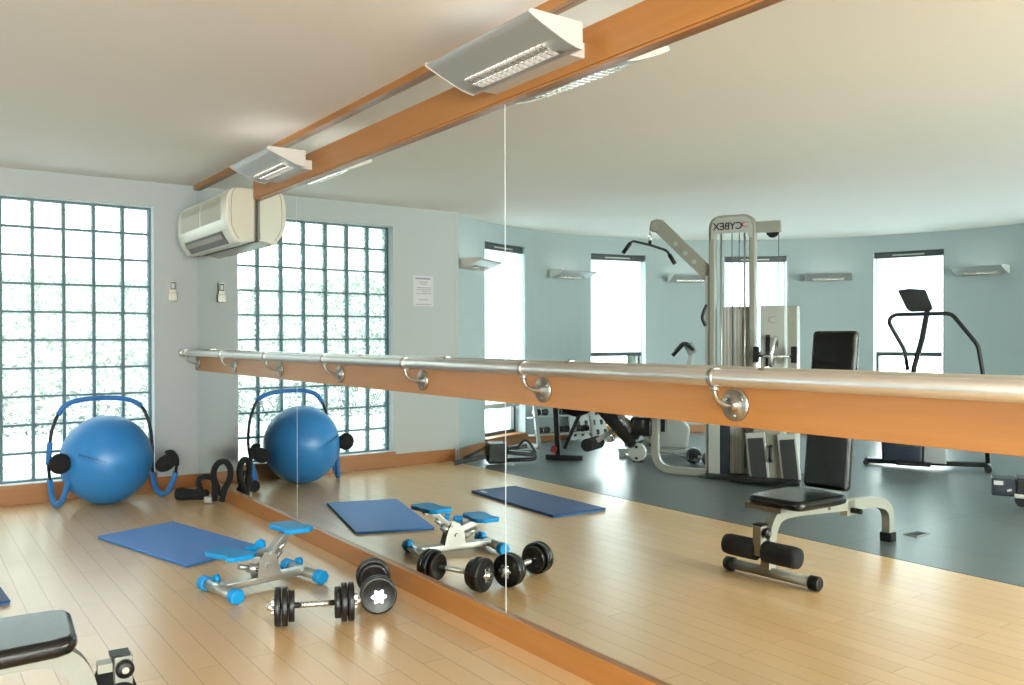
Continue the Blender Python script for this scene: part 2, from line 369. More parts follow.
# narrow windows with roller blinds
blind_lab = ['roller blind in the slim window nearest the glass block wall, seen in the mirror', 'roller blind in the window left of the pull-down arm, seen in the mirror',
             'roller blind in the window behind the cable tower, seen in the mirror', 'roller blind in the window behind the stair climber console, seen in the mirror',
             'roller blind beyond the right edge of the mirror view', 'roller blind nearest the camera side of the round wall']
for k, (a0, a1) in enumerate(NARROW):
    ac = R((a0 + a1) / 2); wd = 2 * CR * math.sin(R((a1 - a0) / 2)); ca, sa = math.cos(ac), math.sin(ac); rr = CR * math.cos(R((a1 - a0) / 2))
    wn = thing('window_%d' % (k + 2), None, None, (CC[0] + rr * ca, CC[1] + rr * sa, 0), ac - PI / 2); wn['kind'] = 'structure'
    # local: +y outward, x along the wall
    h = wd / 2
    m = MB(); y0, y1 = .14, .19
    m.span((-h, y0, NZ0), (-h + .035, y1, NZ1)); m.span((h - .035, y0, NZ0), (h, y1, NZ1)); m.span((-h, y0, NZ0), (h, y1, NZ0 + .04)); m.span((-h, y0, NZ1 - .04), (h, y1, NZ1)); m.span((-h, y0 + .003, .46), (h, y1 - .003, .485))
    m.build('window_frame', M['dark_frame'], wn)
    MB().span((-h + .03, .163, NZ0 + .03), (h - .03, .167, NZ1 - .03)).build('pane', M['glass'], wn)
    MB().span((-h, -.01, NZ0 - .01), (h, .14, NZ0 + .004)).build('sill', M['orange_x'], wn)
    MB().span((h - .006, .008, NZ0), (h, .14, NZ1)).add([], []).build('reveal', M['reveal'], wn)
    b = thing('roller_blind', blind_lab[k], 'blind', (CC[0] + rr * ca, CC[1] + rr * sa, 0), ac - PI / 2, 'roller blinds on the round wall')
    zb = 1.06 if k not in (0,) else .50
    MB().span((-h + .03, .071, zb), (h - .03, .073, NZ1 - .05)).build('cloth', M['blind'], b)
    MB().span((-h + .005, .03, NZ1 - .075), (h - .005, .10, NZ1 - .002)).build('cassette', M['dark_frame'], b, .004)
    MB().span((-h * .45, .026, NZ1 - .052), (h * .45, .03, NZ1 - .036)).build('pull_strip', M['frame_white'], b)
    MB().span((-h + .03, .062, zb - .05), (h - .03, .082, zb)).build('bottom_bar', M['dark_frame' if k else 'frame_white'], b, .003)

# outdoors: paving and a hedge beyond the glass blocks
struct('ground_outside', MB().span((-14, 8.9, -.15), (8, 26, -.05)), M['ground_out'])
m = MB(); rnd = random.Random(8)
for i in range(46):
    x = -11 + i * .42; m.sphere((x, 13.6 + rnd.uniform(-.3, .3), 1.0 + rnd.uniform(-.1, .2)), .72 + rnd.uniform(-.12, .22), 10, 7, (1, 1, 1.5))
tag(m.build('hedge', M['hedge']), 'blurred green hedge outside behind the glass blocks', 'hedge', kind='stuff')

# ------------------------------------------------------------------ ballet barre
bar = thing('ballet_barre', 'long brushed steel ballet barre on a beech plank across the mirror', 'barre', (0, 3, 0))
MB().span((-.02, -5.5, .980), (0, 4.38, 1.118)).build('plank', M['barre_wood'], bar, .003)
m = MB().tube([(-.115, -5.5, 1.130), (-.115, 4.397, 1.130)], .0245, 24); m.build('rail', M['steel'], bar)
m = MB().lathe([(0, .036), (.006, .036), (.012, .028)], (-.115, 4.399, 1.130), (0, -1, 0)); m.build('end_flange', M['darksteel'], bar)
for i in range(9):
    y = 7.281 - .9345 * i - 3 + .0
    if i == 0: y = 7.30 - 3
    m = MB().tube(catmull([(-.115, y, 1.112), (-.115, y, 1.088), (-.104, y, 1.066), (-.08, y, 1.05), (-.045, y, 1.045), (-.021, y, 1.045)], 4), .0075, 10)
    m.tube([(-.115, y - .010, 1.130), (-.115, y + .010, 1.130)], .0275, 24)
    m.lathe([(0, .014), (.01, .016), (.012, .0)], (-.115, y, 1.092), (0, 0, 1), 12)
    bk = m.build('bracket', M['darksteel'], bar)
    d = MB().lathe([(0, .049), (.006, .049), (.009, .044), (.0095, .016), (.022, .013), (.024, 0)], (-.0195, y, 1.046), (-1, 0, 0), 30)
    for q in range(3):
        t = 2 * PI * q / 3 + .5; d.lathe([(0, .006), (.003, .005), (.0035, 0)], (-.029, y + .033 * math.cos(t), 1.046 + .033 * math.sin(t)), (-1, 0, 0), 10)
    d.build('wall_disc', M['darksteel'], bk)

# ------------------------------------------------------------------ wall lamps (local: back at y=0, projecting -y, long axis x)
def wall_lamp(L, label, loc, rz):
    t = thing('wall_lamp', label, 'lamp', loc, rz, 'wedge shaped wall lamps')
    D = .23; h = L / 2
    under = [(-D, .082), (-D * .86, .066), (-D * .66, .046), (-D * .45, .027), (-D * .28, .013), (-D * .1, .003), (0, 0)]
    # curved metal underside with an opening for the louvre
    def strip(mb, a, b, x0, x1):
        pts = under[a:b + 1]; n = len(pts); off = .004
        vs = [(x, -.07 + y, z) for x in (x0, x1) for y, z in pts] + [(x, -.07 + y, z + off) for x in (x0, x1) for y, z in pts]
        fs = []
        for i in range(n - 1):
            fs += [(i, i + 1, n + i + 1, n + i), (2 * n + i, 3 * n + i, 3 * n + i + 1, 2 * n + i + 1)]
        fs += [(0, n, 3 * n, 2 * n), (n - 1, 3 * n - 1 - 0, 4 * n - 1, 2 * n - 1) if False else (n - 1, 3 * n - 1, 4 * n - 1, 2 * n - 1)]
        mb.add(vs, fs, True)
    m = MB(); strip(m, 0, 3, -h, h); strip(m, 3, 5, -h, -h + .09); strip(m, 3, 5, h - .09, h); strip(m, 5, 6, -h, h)
    m.build('shade', M['lamp_metal'], t)
    top = [(0, .094), (-D * .985, .094), (-D, .088)]
    for s in (-1, 1):
        m = MB(); x = s * h
        m.prism(top + [(p[0] * 1.01, p[1] - .002) for p in under], (x if s > 0 else x - .006, -.07, 0), (0, 1, 0), (0, 0, 1), (.006, 0, 0)); m.build('end_cap', M['lamp_white'], t)
    m = MB(); m.span((-h, -.076, .0), (h, -.070, .086)); m.span((-h + .06, -.070, .0), (h - .065, 0, .056)); m.build('back_plate', M['lamp_white'], t, .002)
    m = MB(); n = int((L - .2) / .034); x0 = -h + .09; step = (L - .18) / n
    for i in range(n + 1): m.box((x0 + i * step, -.07 - D * .28, .026), (.004, D * .36, .030), rx=R(-6))
    m.span((x0, -.07 - D * .28 - .002, .014), (h - .09, -.07 - D * .28 + .002, .034))
    m.build('louvre', M['chrome'], t)
    MB().cyl((-h + .06, -.07 - D * .30, .060), (h - .06, -.07 - D * .30, .060), .012, 12).build('tube', M['tube'], t)
    return t
wall_lamp(.685, 'large wedge shaped lamp on the timber header, nearest the camera', (-.03, 2.627, 2.253), -PI / 2)
wall_lamp(.67, 'smaller looking wedge lamp on the header above the air conditioner', (-.03, 5.12, 2.255), -PI / 2)
for a, lab in [(56.5, 'wall lamp right of the paper notice, jutting before the slim window, in the mirror'), (87.6, 'wall lamp between the slim window and the next blind, seen in the mirror'),
               (117.3, 'wall lamp half hidden behind the pull-down arm, seen in the mirror'), (147.0, 'wall lamp between cable tower and stair climber, above the bench back, seen in the mirror'),
               (176.5, 'rightmost wall lamp on the blue wall, seen in the mirror beyond the stair climber')]:
    r = CR - .003; wall_lamp(.55, lab, (CC[0] + r * math.cos(R(a)), CC[1] + r * math.sin(R(a)), 1.97), R(a) - PI / 2)

# ------------------------------------------------------------------ air conditioner
ac = thing('air_conditioner', 'cream wall mounted air conditioner in the corner over the mirror', 'air conditioner', (-.008, 6.55, 1.93))
sec = [(0, .0), (-.10, -.022), (-.135, -.012), (-.165, .03), (-.188, .075), (-.205, .13), (-.207, .25), (-.20, .30), (-.185, .34), (-.155, .362), (-.10, .368), (0, .368)]
y0, y1 = -.64, .62
MB().prism(sec, (0, y0, 0), (1, 0, 0), (0, 0, 1), (0, y1 - y0, 0)).build('casing', M['cream'], ac, .012, 3)
m = MB().prism([(a * 1.012, b) for a, b in sec[4:10]] + [(-.12, .362), (-.12, .09)], (0, y0 + .05, 0), (1, 0, 0), (0, 0, 1), (0, y1 - y0 - .10, 0)); m.build('front_panel', M['cream'], ac, .004)
m = MB()
for yy0, yy1 in ((y0 + .12, -.04), (.0, y1 - .12)):
    for i in range(22): z = .150 + i * .0075; m.span((-.2125 + (.0 if z < .27 else (z - .27) * .14), yy0, z), (-.206, yy1, z + .0045))
g = m.build('intake_grille', M['cream_grille'], ac)
for (a, b, c, d, mm, nm) in [(-.176, .004, .10, .052, 'dark_slot', 'air_outlet')]:
    m = MB(); m.prism([(-.139, -.012), (-.191, .070), (-.186, .073), (-.134, -.009)], (-.004, y0 + .16, -.001), (1, 0, 0), (0, 0, 1), (0, y1 - y0 - .32, 0)); out = m.build(nm, M[mm], ac)
    m = MB(); m.prism([(-.166, .020), (-.184, .050), (-.178, .053), (-.160, .023)], (-.010, y0 + .17, 0), (1, 0, 0), (0, 0, 1), (0, y1 - y0 - .34, 0)); m.build('louvre', M['brown'], out)
m = MB().tube([(-.012, y0 - .001, .01), (-.012, y0 - .001, .366)], .0012, 6); m.tube([(a + .012, y0 - .0005, b) for a, b in [(-.150, .361), (-.168, .34), (-.18, .30), (-.186, .20), (-.18, .10), (-.16, .05), (-.13, .01)]], .0014, 6)
m.build('seam', M['dark_slot'], ac)
MB().span((-.05, y0 - .004, .02), (-.015, y0 + .002, .06)).build('cover_clip', M['cream'], ac, .002)
MB().span((-.004, y0 + .01, -.004), (.0075, y1, .33)).build('mounting_plate', M['dark_slot'], ac)

# ------------------------------------------------------------------ small wall items
rc = thing('remote_control', 'pale remote control in a wall holder between glass blocks and mirror', 'remote control', (-.20, 7.4, 1.555))
MB().span((-.026, -.022, .045), (.026, -.006, .172)).build('body', M['cream'], rc, .005)
MB().span((-.02, -.0235, .10), (.02, -.0215, .16)).build('screen_surround', M['black'], rc)
MB().span((-.013, -.0245, .108), (.013, -.0232, .15)).build('screen', M['paper'], rc)
MB().span((-.036, -.03, 0), (.036, 0, .075)).build('holder', M['cream'], rc, .01)
nt_ = thing('notice', 'printed paper notice pinned on the pale wall beside the glass blocks, seen in the mirror', 'notice', (-2.185, 7.3985, 1.565))
MB().span((-.115, -.002, 0), (.115, .0, .30)).build('sheet', M['paper'], nt_)
m = MB(); m.span((-.08, -.003, .265), (.09, -.002, .28))
for z, a, b in [(.235, -.05, .05), (.215, -.04, .04), (.18, -.09, .07), (.16, -.09, .08), (.14, -.09, .02), (.12, -.09, .08), (.06, -.05, .05), (.015, -.09, .09)]: m.span((a, -.003, z), (b, -.002, z + .006))
m.build('print', M['ink'], nt_)
fo = thing('floor_outlet', 'small dark floor socket plate in the rubber floor, seen in the mirror', 'floor socket', (-3.18, 2.89, 0))
MB().box((0, 0, .0015), (.15, .09, .005)).build('cover', M['grey_plastic'], fo, .001); MB().box((0, 0, .0045), (.13, .07, .002)).build('lid', M['dark_grey'], fo)

# ------------------------------------------------------------------ exercise ball
bl = thing('exercise_ball', 'big blue exercise ball in front of the glass block window', 'ball', (-.771, 7.03, 0))
m = MB().sphere((0, 0, .334), .334, 56, 40, (.968, .968, 1)); m.build('ball', M['ball'], bl)
m = MB()                                    # printed script, wrapped on the surface
def onball(az, el, r=.3225):
    a = R(az); e = R(el); r += .012; return Vector((.968 * r * math.cos(e) * math.sin(a), -.968 * r * math.cos(e) * math.cos(a), .334 + r * math.sin(e)))
pts = [(-47 + 36 * i / 60, 14 - 10 * i / 60 + 2.0 * math.sin(i * 1.15) * (1 if i < 50 else .3)) for i in range(61)]
m.tube([onball(a, e) for a, e in pts], .0016, 5); m.tube([onball(-45 + 2 * i, 10 - .6 * i) for i in range(16)], .0012, 5)
m.build('printed_script', M['ball_print'], bl)

# ------------------------------------------------------------------ blue ab roller round the ball
ab = thing('ab_roller', 'blue tubular ab roller frame with black pads looped over the exercise ball', 'exercise frame', (-.75, 7.1, 0))
def rel(P, o): return [tuple(Vector(p) - Vector(o)) for p in P]
o0 = (-.75, 7.1, 0)
arc = rel([(-1.135, 7.26, .30), (-1.125, 7.27, .42), (-1.106, 7.28, .557), (-1.052, 7.28, .691), (-.969, 7.28, .763), (-.787, 7.28, .786), (-.592, 7.28, .770), (-.473, 7.28, .709), (-.41, 7.28, .56), (-.39, 7.28, .40), (-.392, 7.27, .28)], o0)
ap = catmull(arc, 6)
m = MB().tube(ap, .0125, 12); m.build('frame', M['black'], ab)
m = MB().tube(ap[17:43], .0195, 14); m.build('foam_grip', M['blue_foam'], ab)
m = MB().tube(ap[0:9], .0195, 14); m.build('foam_grip', M['blue_foam'], ab)
l = catmull(rel([(-1.135, 7.26, .30), (-1.13, 7.20, .16), (-1.125, 7.12, .06), (-1.11, 7.04, .024), (-1.085, 6.98, .06), (-1.06, 6.94, .15), (-1.05, 6.92, .25), (-1.06, 6.91, .33), (-1.085, 6.93, .38)], o0), 5)
m = MB().tube(l[4:34], .021, 14); m.build('rocker', M['blue_foam'], ab); MB().tube(l, .012, 10).build('frame', M['black'], ab)
r_ = catmull(rel([(-.392, 7.27, .28), (-.40, 7.22, .17), (-.40, 7.14, .07), (-.37, 7.06, .024), (-.335, 6.98, .07), (-.305, 6.94, .17), (-.292, 6.92, .26), (-.295, 6.92, .32), (-.325, 6.93, .365), (-.37, 6.93, .36)], o0), 5)
m = MB().tube(r_[5:28], .021, 14); m.build('rocker', M['blue_foam'], ab); MB().tube(r_, .012, 10).build('frame', M['black'], ab)
m = MB().tube(r_[30:46], .019, 10); m.build('foam_sleeve', M['black_foam'], ab)
Tm = Matrix.Translation(Vector((-1.108, 6.87, .35)) - Vector(o0)); m = MB().sphere((0, 0, 0), .075, 20, 14, (1.0, .6, 1.0), Tm); m.build('pad', M['black_foam'], ab)
Tm = Matrix.Translation(Vector((-.372, 6.92, .285)) - Vector(o0)) @ Matrix.Rotation(R(-30), 4, 'Y'); m = MB().sphere((0, 0, 0), .072, 20, 14, (1.15, .55, .85), Tm); m.build('pad', M['black_foam'], ab)

# ------------------------------------------------------------------ black foam exerciser in the corner
o0 = (-.17, 6.65, 0)
fe = thing('foam_exerciser', 'black foam covered tubular exerciser lying in the corner by the mirror', 'exercise frame', o0)
MB().tube(rel([(-.305, 6.86, .048), (-.28, 6.84, .048), (-.20, 6.76, .048), (-.13, 6.69, .048)], o0), [.046, .048, .042, .04], 18).build('grip', M['black_foam'], fe)
MB().tube(rounded(rel([(-.16, 6.60, .04), (-.20, 6.66, .12), (-.19, 6.68, .19), (-.12, 6.62, .20), (-.09, 6.56, .15), (-.09, 6.53, .06)], o0), .06), .021, 12).build('loop', M['black_foam'], fe)
MB().tube(catmull(rel([(-.12, 6.52, .03), (-.125, 6.50, .15), (-.135, 6.49, .25), (-.11, 6.46, .315), (-.065, 6.43, .325), (-.035, 6.41, .27), (-.04, 6.42, .19), (-.07, 6.44, .12), (-.09, 6.45, .03)], o0), 5), .023, 12).build('loop', M['black_foam'], fe)
MB().box(rel([(-.145, 6.57, .03)], o0)[0], (.07, .05, .05), R(-40)).build('joint', M['silver'], fe, .008)

# ------------------------------------------------------------------ mats
def ex_mat(label, corners, mt, z=.018, edge='mat_edge', tagpos=None):
    cx = sum(c[0] for c in corners) / 4; cy = sum(c[1] for c in corners) / 4
    t = thing('exercise_mat', label, 'mat', (cx, cy, 0), 0, 'exercise mats on the wooden floor')
    p = [(a - cx, b - cy) for a, b in corners]
    MB().prism(p, (0, 0, z * .5 + .001), (1, 0, 0), (0, 1, 0), (0, 0, z * .5)).build('upper_layer', M[mt], t, .004)
    MB().prism([(a * .992, b * .996) for a, b in p], (0, 0, 0), (1, 0, 0), (0, 1, 0), (0, 0, z * .5)).build('lower_layer', M[edge], t, .004)
    if tagpos: MB().box((tagpos[0] - cx, tagpos[1] - cy, z + .0015), (.03, .09, .001), R(6)).build('tag', M['paper'], t)
ex_mat('bright blue folded exercise mat beside the stepper', [(-1.047, 5.823), (-.552, 5.992), (-.305, 4.974), (-.782, 4.799)], 'mat_blue')
ex_mat('navy exercise mat at the left edge, lying full length in the mirror', [(-2.11, 5.746), (-1.69, 5.77), (-1.623, 4.62), (-2.091, 4.60)], 'mat_navy', .02, 'mat_edge', (-1.74, 5.66))

# ------------------------------------------------------------------ stepper
st = thing('twist_stepper', 'silver mini stepper with azure blue pedals and end caps', 'stepper', (-.56, 4.20, 0), R(9.7))
def foot_bar(x):
    fb = MB().cyl((x, -.165, .038), (x, .165, .038), .026, 18).build('foot_tube', M['silver'], st)
    for s in (-1, 1): MB().lathe([(0, .028), (.004, .036), (.05, .037), (.058, .030)], (x, s * .128, .037), (0, s, 0), 8).build('end_cap', M['azure'], fb, .004)
    MB().cyl((x + .012, .085, .066), (x + .036, .085, .066), .022, 14).build('transport_roller', M['azure'], fb)
foot_bar(-.235); foot_bar(.225)
MB().box((0, 0, .045), (.47, .055, .036)).build('beam', M['silver'], st, .006)
m = MB()
for s in (-1, 1): m.prism([(-.055, .06), (.075, .06), (.05, .15), (.03, .185), (-.02, .18), (-.045, .14)], (0, s * .034 - .003, 0), (1, 0, 0), (0, 0, 1), (0, .006, 0))
m.cyl((0, -.05, .115), (0, .05, .115), .012); m.cyl((.02, -.045, .165), (.02, .045, .165), .01); m.build('pivot_bracket', M['silver'], st)
def pedal_arm(x0, z0, x1, z1, yaw, tilt, yp):
    d = Vector((x1 - x0, 0, z1 - z0))
    a = MB().tube([(x0, .0, z0), (x1, .02, z1 - .02)], .02, sq=(.045, .035)).build('pedal_arm', M['silver'], st, .003)
    n = Vector((-d.z, 0, d.x)).normalized() * (-1 if x1 > 0 else -1)
    dn = Vector((0, 0, -1)) + Vector((.5 if x1 > 0 else -.5, 0, 0)) * .6
    p0 = Vector((x0 * .5, -.01, z0 - .045)); p1 = Vector((x1 * .80, .0, z1 - .075))
    h = MB(); h.cyl(p0, p1.lerp(p0, .35), .024, 14); h.cyl(p1.lerp(p0, .4), p1, .014, 10); h.build('hydraulic_cylinder', M['silver'], a)
    MB().box(p0.lerp(p1, .32), (.03, .046, .02)).build('label_plate', M['black'], a)
    T = Matrix.Translation((x1, yp, z1)) @ Matrix.Rotation(R(yaw), 4, 'Z') @ Matrix.Rotation(R(tilt), 4, 'X')
    outl = [(-.055, .15), (-.075, .10), (-.068, .02), (-.060, -.06), (-.078, -.11), (-.06, -.15), (.04, -.155), (.075, -.125), (.08, -.05), (.066, .03), (.074, .10), (.05, .15)]
    pm = MB(); n_ = len(outl)
    vs = [T @ Vector((a_, b_, 0)) for a_, b_ in outl] + [T @ Vector((a_ * .97, b_ * .97, -.024)) for a_, b_ in outl]
    pm.add(vs, [tuple(range(n_)), tuple(reversed(range(n_, 2 * n_)))] + [(i, n_ + i, n_ + (i + 1) % n_, (i + 1) % n_) for i in range(n_)])
    pm.build('pedal', M['azure'], st, .006)
    MB().box((x1, .02, z1 - .035), (.07, .05, .03)).build('pedal_mount', M['darksteel'], st, .004)
pedal_arm(.02, .15, .147, .288, -8, -3, .002); pedal_arm(-.01, .135, -.172, .203, 2, -3, .022)
m = MB(); m.cyl((-.07, .05, .185), (-.02, .06, .185), .021, 14); m.build('resistance_knob', M['azure'], st, .003)
m = MB(); m.cyl((.005, .065, .195), (.03, .075, .20), .027, 16); m.build('resistance_knob', M['azure'], st, .003)
MB().tube([(-.09, .04, .150), (.03, .05, .178)], .012, sq=(.02, .018)).build('knob_bar', M['frame_white'], st)

# ------------------------------------------------------------------ dumbbells
def dumbbell(label, p0, p1, group='adjustable dumbbells by the stepper', rad=(.083, .083, .068)):
    p0 = Vector(p0); p1 = Vector(p1); c = (p0 + p1) / 2; d = (p1 - p0); L = d.length
    t = thing('dumbbell', label, 'dumbbell', (c.x, c.y, 0), math.atan2(d.y, d.x), group); z = rad[0] + .0005
    MB().cyl((-L / 2 - .075, 0, z), (L / 2 + .075, 0, z), .0125, 16).build('handle_bar', M['chrome'], t)
    m = MB()
    for k in range(14): m.lathe([(0, .0128), (.003, .0142), (.006, .0128)], (-.055 + k * .008, 0, z), (1, 0, 0), 16)
    m.build('grip', M['steel'], t)
    for s in (-1, 1):
        offs = [.030, 0, -.028]
        for k, (off, r) in enumerate(zip(offs, rad)):
            x = s * (L / 2 + off)
            m = MB().lathe([(-.011, .014), (-.011, r - .014), (-.0125, r - .012), (-.0125, r - .003), (-.010, r), (.010, r), (.0125, r - .003), (.0125, r - .012), (.011, r - .014), (.011, .014)], (x, 0, z), (1, 0, 0), 40)
            m.build('weight_plate', M['iron'], t)
        x = s * (L / 2 + .045); m = MB(); star = []
        for k in range(36): a = 2 * PI * k / 36; rr = .031 + .006 * math.cos(6 * a); star.append((rr * math.cos(a), rr * math.sin(a)))
        m.prism(star, (x, 0, z), (0, 1, 0), (0, 0, 1), (s * .012, 0, 0)); m.cyl((x, 0, z), (x + s * .022, 0, z), .018, 16); m.build('star_collar', M['chrome'], t, .001)
    return t
db = dumbbell('chrome handled dumbbell lying between stepper and the other dumbbell', (-.686, 3.585, 0), (-.452, 3.490, 0))
dumbbell('dumbbell beside the skirting board with its star collar facing the camera', (-.274, 3.515, 0), (-.168, 3.775, 0))

# ------------------------------------------------------------------ weight bench (local x: away from the mirror)
wb = thing('weight_bench', 'beige framed weight bench with black upright back pad and leg rollers', 'bench', (-1.59, 2.80, 0), R(175.5))
m = MB().tube(rounded([(0, 0, .055), (.0, 0, .22), (.06, 0, .325), (.22, 0, .33), (1.16, 0, .258), (1.285, 0, .20), (1.285, 0, .05)], .13, 8), .03, sq=(.062, .05))
m.build('main_tube', M['frame'], wb, .008)
fb = MB().cyl((-.0, -.24, .038), (-.0, .275, .038), .027, 18).build('foot_tube', M['frame'], wb)
for s in (-1, 1): MB().lathe([(0, .030), (.004, .036), (.05, .036), (.056, .030)], (0, s * .205 + (.03 if s > 0 else 0), .037), (0, s, 0), 18).build('rubber_cap', M['black'], fb)
MB().box((1.285, 0, .028), (.068, .075, .056)).build('rear_foot', M['black'], wb, .006)
po = MB().box((-.095, .012, .218), (.05, .05, .150)).build('leg_post', M['frame'], wb, .004)
m = MB().box((-.085, .01, .297), (.054, .054, .008)); m.build('post_cap', M['black'], po)
m = MB().lathe([(0, .012), (.014, .012), (.014, .026), (.03, .026), (.033, .018), (.036, .008)], (-.095, .035, .262), (0, 1, 0), 20); m.build('knob', M['black'], po)
MB().lathe([(0, .010), (.003, .010)], (-.095, .070, .262), (0, 1, 0), 12).build('hub_bolt', M['darksteel'], po)
m = MB().box((-.045, 0, .262), (.04, .05, .025)); m.build('hinge_bracket', M['frame'], po)
m = MB().cyl((-.085, -.20, .165), (-.085, .20, .165), .012); m.build('roller_axle', M['frame'], wb)
for s in (-1, 1): MB().lathe([(0, .042), (.006, .054), (.17, .054), (.19, .050), (.195, .034)], (-.085, .035 if s > 0 else -.004, .165), (0, s, 0), 24).build('foam_roller', M['black_foam'], wb)
m = MB(); seat = [(.035, -.11), (.045, -.15), (.09, -.168), (.36, -.185), (.48, -.175), (.53, 0), (.48, .175), (.36, .185), (.09, .168), (.045, .15), (.035, .11)]
m.prism(seat, (0, 0, .362), (1, 0, -.02), (0, 1, 0), (0, 0, .052)); m.build('seat', M['black_leather'], wb, .022, 4)
MB().box((.13, -.07, .352), (.15, .22, .035)).build('seat_plate', M['frame'], wb, .003)
T = Matrix.Translation((.53, 0.052, .85)) @ Matrix.Rotation(R(7), 4, 'Y')
m = MB().box((0, 0, 0), (.06, .265, .87), T=T); m.build('back_pad', M['black_leather'], wb, .026, 4)
T2 = T @ Matrix.Translation((.045, 0, -.05)); MB().box((0, -.03, 0), (.03, .05, .76), T=T2).build('back_support', M['frame'], wb, .004)
MB().box((.60, 0, .335), (.11, .085, .09)).build('hinge_bracket', M['frame'], wb, .004)
MB().box((.80, 0, .27), (.09, .05, .09)).build('adjuster_sleeve', M['frame'], wb, .004)
MB().cyl((.80, .02, .255), (.80, .085, .255), .016).build('adjuster_knob', M['black'], wb, .003)

# ------------------------------------------------------------------ cable multi gym. local +y faces the mirror, +x is right in the mirror
gm = thing('cable_gym', 'tall pale weight tower machine with pull-down arm and padded bench, seen in the mirror', 'gym machine', (-3.92, 5.05, 0), R(-116.8))
def P(nm, mb, mt, bv=0, par=None, seg=2): return mb.build(nm, M[mt], par or gm, bv, seg)
out = rounded([(-.115, 0, .0), (-.115, 0, 2.30), (.238, 0, 2.30), (.238, 0, 0)], .085, 6)
P('tower_frame', MB().tube(out, .025, sq=(.055, .09)), 'frame', .01)
sp = [(-.118, 2.12), (-.118, 2.22), (-.10, 2.275), (-.06, 2.305), (.18, 2.305), (.225, 2.275), (.241, 2.22), (.241, 2.12), (.215, 2.12), (.19, 2.165), (-.07, 2.165), (-.092, 2.12)]
P('sign_plate', MB().prism(sp, (0, .046, 0), (1, 0, 0), (0, 0, 1), (0, .006, 0)), 'frame_white')
cu = bpy.data.curves.new('lettering', 'FONT'); cu.body = 'CYBEX'; cu.size = .088; cu.align_x = 'CENTER'; cu.extrude = .001; cu.space_character = .95; cu.offset = .0012
_t = bpy.data.objects.new('tmp', cu); C.objects.link(_t); bpy.context.view_layer.update()
_me = bpy.data.meshes.new_from_object(_t.evaluated_get(bpy.context.evaluated_depsgraph_get())); bpy.data.objects.remove(_t)
lt = bpy.data.objects.new('lettering', _me); C.objects.link(lt); lt.parent = gm; lt.location = (.028, .0535, 2.198); lt.rotation_euler = (R(90), 0, R(180)); lt.scale = (.98, 1, 1); _me.materials.clear(); _me.materials.append(M['ink_black'])
def swoosh(cx, cz, a, b, y):
    m = MB(); n = 30; vs = []; fs = []
    for i in range(n + 1):
        t = R(25 + 310 * i / n); wd = .25 * math.sin(PI * i / n) + .04
        for q in (1 - wd, 1 + wd * .2): vs.append((cx + a * q * math.cos(t), y, cz + b * q * math.sin(t)))
    for i in range(n): fs.append((2 * i, 2 * i + 1, 2 * i + 3, 2 * i + 2))
    m.add(vs, fs); m.add([(v[0], y + .001, v[2]) for v in vs], fs); return m
P('emblem', swoosh(.185, 2.235, .034, .022, .0528), 'ink_red')
for x in (-.035, .170): P('guide_rod', MB().cyl((x, .02, .1), (x, .02, 2.17), .009), 'silver')
for x in (.055, .118): P('cable', MB().cyl((x, 0, 1.5), (x, 0, 2.18), .0035, 8), 'cable')
P('top_arm', MB().span((.24, -.03, 2.155), (.475, .03, 2.255)), 'frame', .004)
P('pulley', MB().prism([(.055 * math.cos(PI * k / 10), -.055 * math.sin(PI * k / 10)) for k in range(11)], (.405, -.012, 2.165), (1, 0, 0), (0, 0, 1), (0, .024, 0)), 'black')
P('cable', MB().cyl((.455, 0, 1.53), (.455, 0, 2.15), .0035, 8), 'cable')
P('side_post', MB().span((-.180, -.03, .03), (-.143, .03, 1.80)), 'frame_white', .004)
# shrouds
m = MB(); m.span((-.03, -.28, .04), (.20, .0, 1.52))
P('weight_shroud', m, 'paper', .012)
m = MB()
for i in range(8): x = -.02 + i * .03; m.span((x, -.001, .05), (x + .012, .006, 1.515))
P('shroud_rib', m, 'frame_white')
P('shroud_gap', MB().span((.058, .006, .72), (.064, .009, 1.53)), 'cable')
P('side_shroud', MB().span((.30, -.05, .04), (.515, .02, 1.525)), 'frame_white', .012)
P('rear_shroud', MB().span((.52, -.20, .04), (.60, -.05, 1.52)), 'frame', .006)
P('emblem', swoosh(.41, 1.40, .042, .028, .0215), 'grey_plastic')
P('front_panel', MB().span((-.145, .03, .04), (-.045, .05, .80)), 'frame_white', .004)
P('dark_channel', MB().span((-.045, -.02, .04), (.035, .04, .80)), 'navy_plastic')
P('base_plate', MB().span((-.15, -.30, 0), (.64, .12, .04)), 'dark_grey', .006)
# crank with wheel
P('crank_axle', MB().cyl((.285, .10, 1.085), (.60, .10, 1.085), .013), 'chrome')
P('crank_stop', MB().box((.285, .10, 1.10), (.045, .05, .14)), 'black', .006); P('crank_stop', MB().box((.60, .10, 1.10), (.05, .05, .14)), 'black', .006)
P('crank_wheel', MB().tube([(.43 + .02 * math.sin(2 * PI * k / 30), .10 + .10 * math.cos(2 * PI * k / 30), 1.10 + .145 * math.sin(2 * PI * k / 30)) for k in range(30)], .016, 10, True), 'chrome')
P('crank_slot', MB().span((.352, .02, .98), (.386, .03, 1.27)), 'black')
for x, lx in ((.31, .13), (.57, .12)):
    T = Matrix.Translation((x, .17, .225)) @ Matrix.Rotation(R(-6), 4, 'Y')
    a = P('foot_plate', MB().box((0, 0, 0), (lx + .035, .02, .42), T=T), 'frame_white', .004)
    MB().box((0, .012, -.015), (lx, .008, .36), T=T).build('tread', M['dark_grey'], a)
P('low_housing', MB().prism([(.24, .04), (.52, .04), (.50, .50), (.27, .50)], (0, .0, 0), (1, 0, 0), (0, 0, 1), (0, .14, 0)), 'frame', .01)
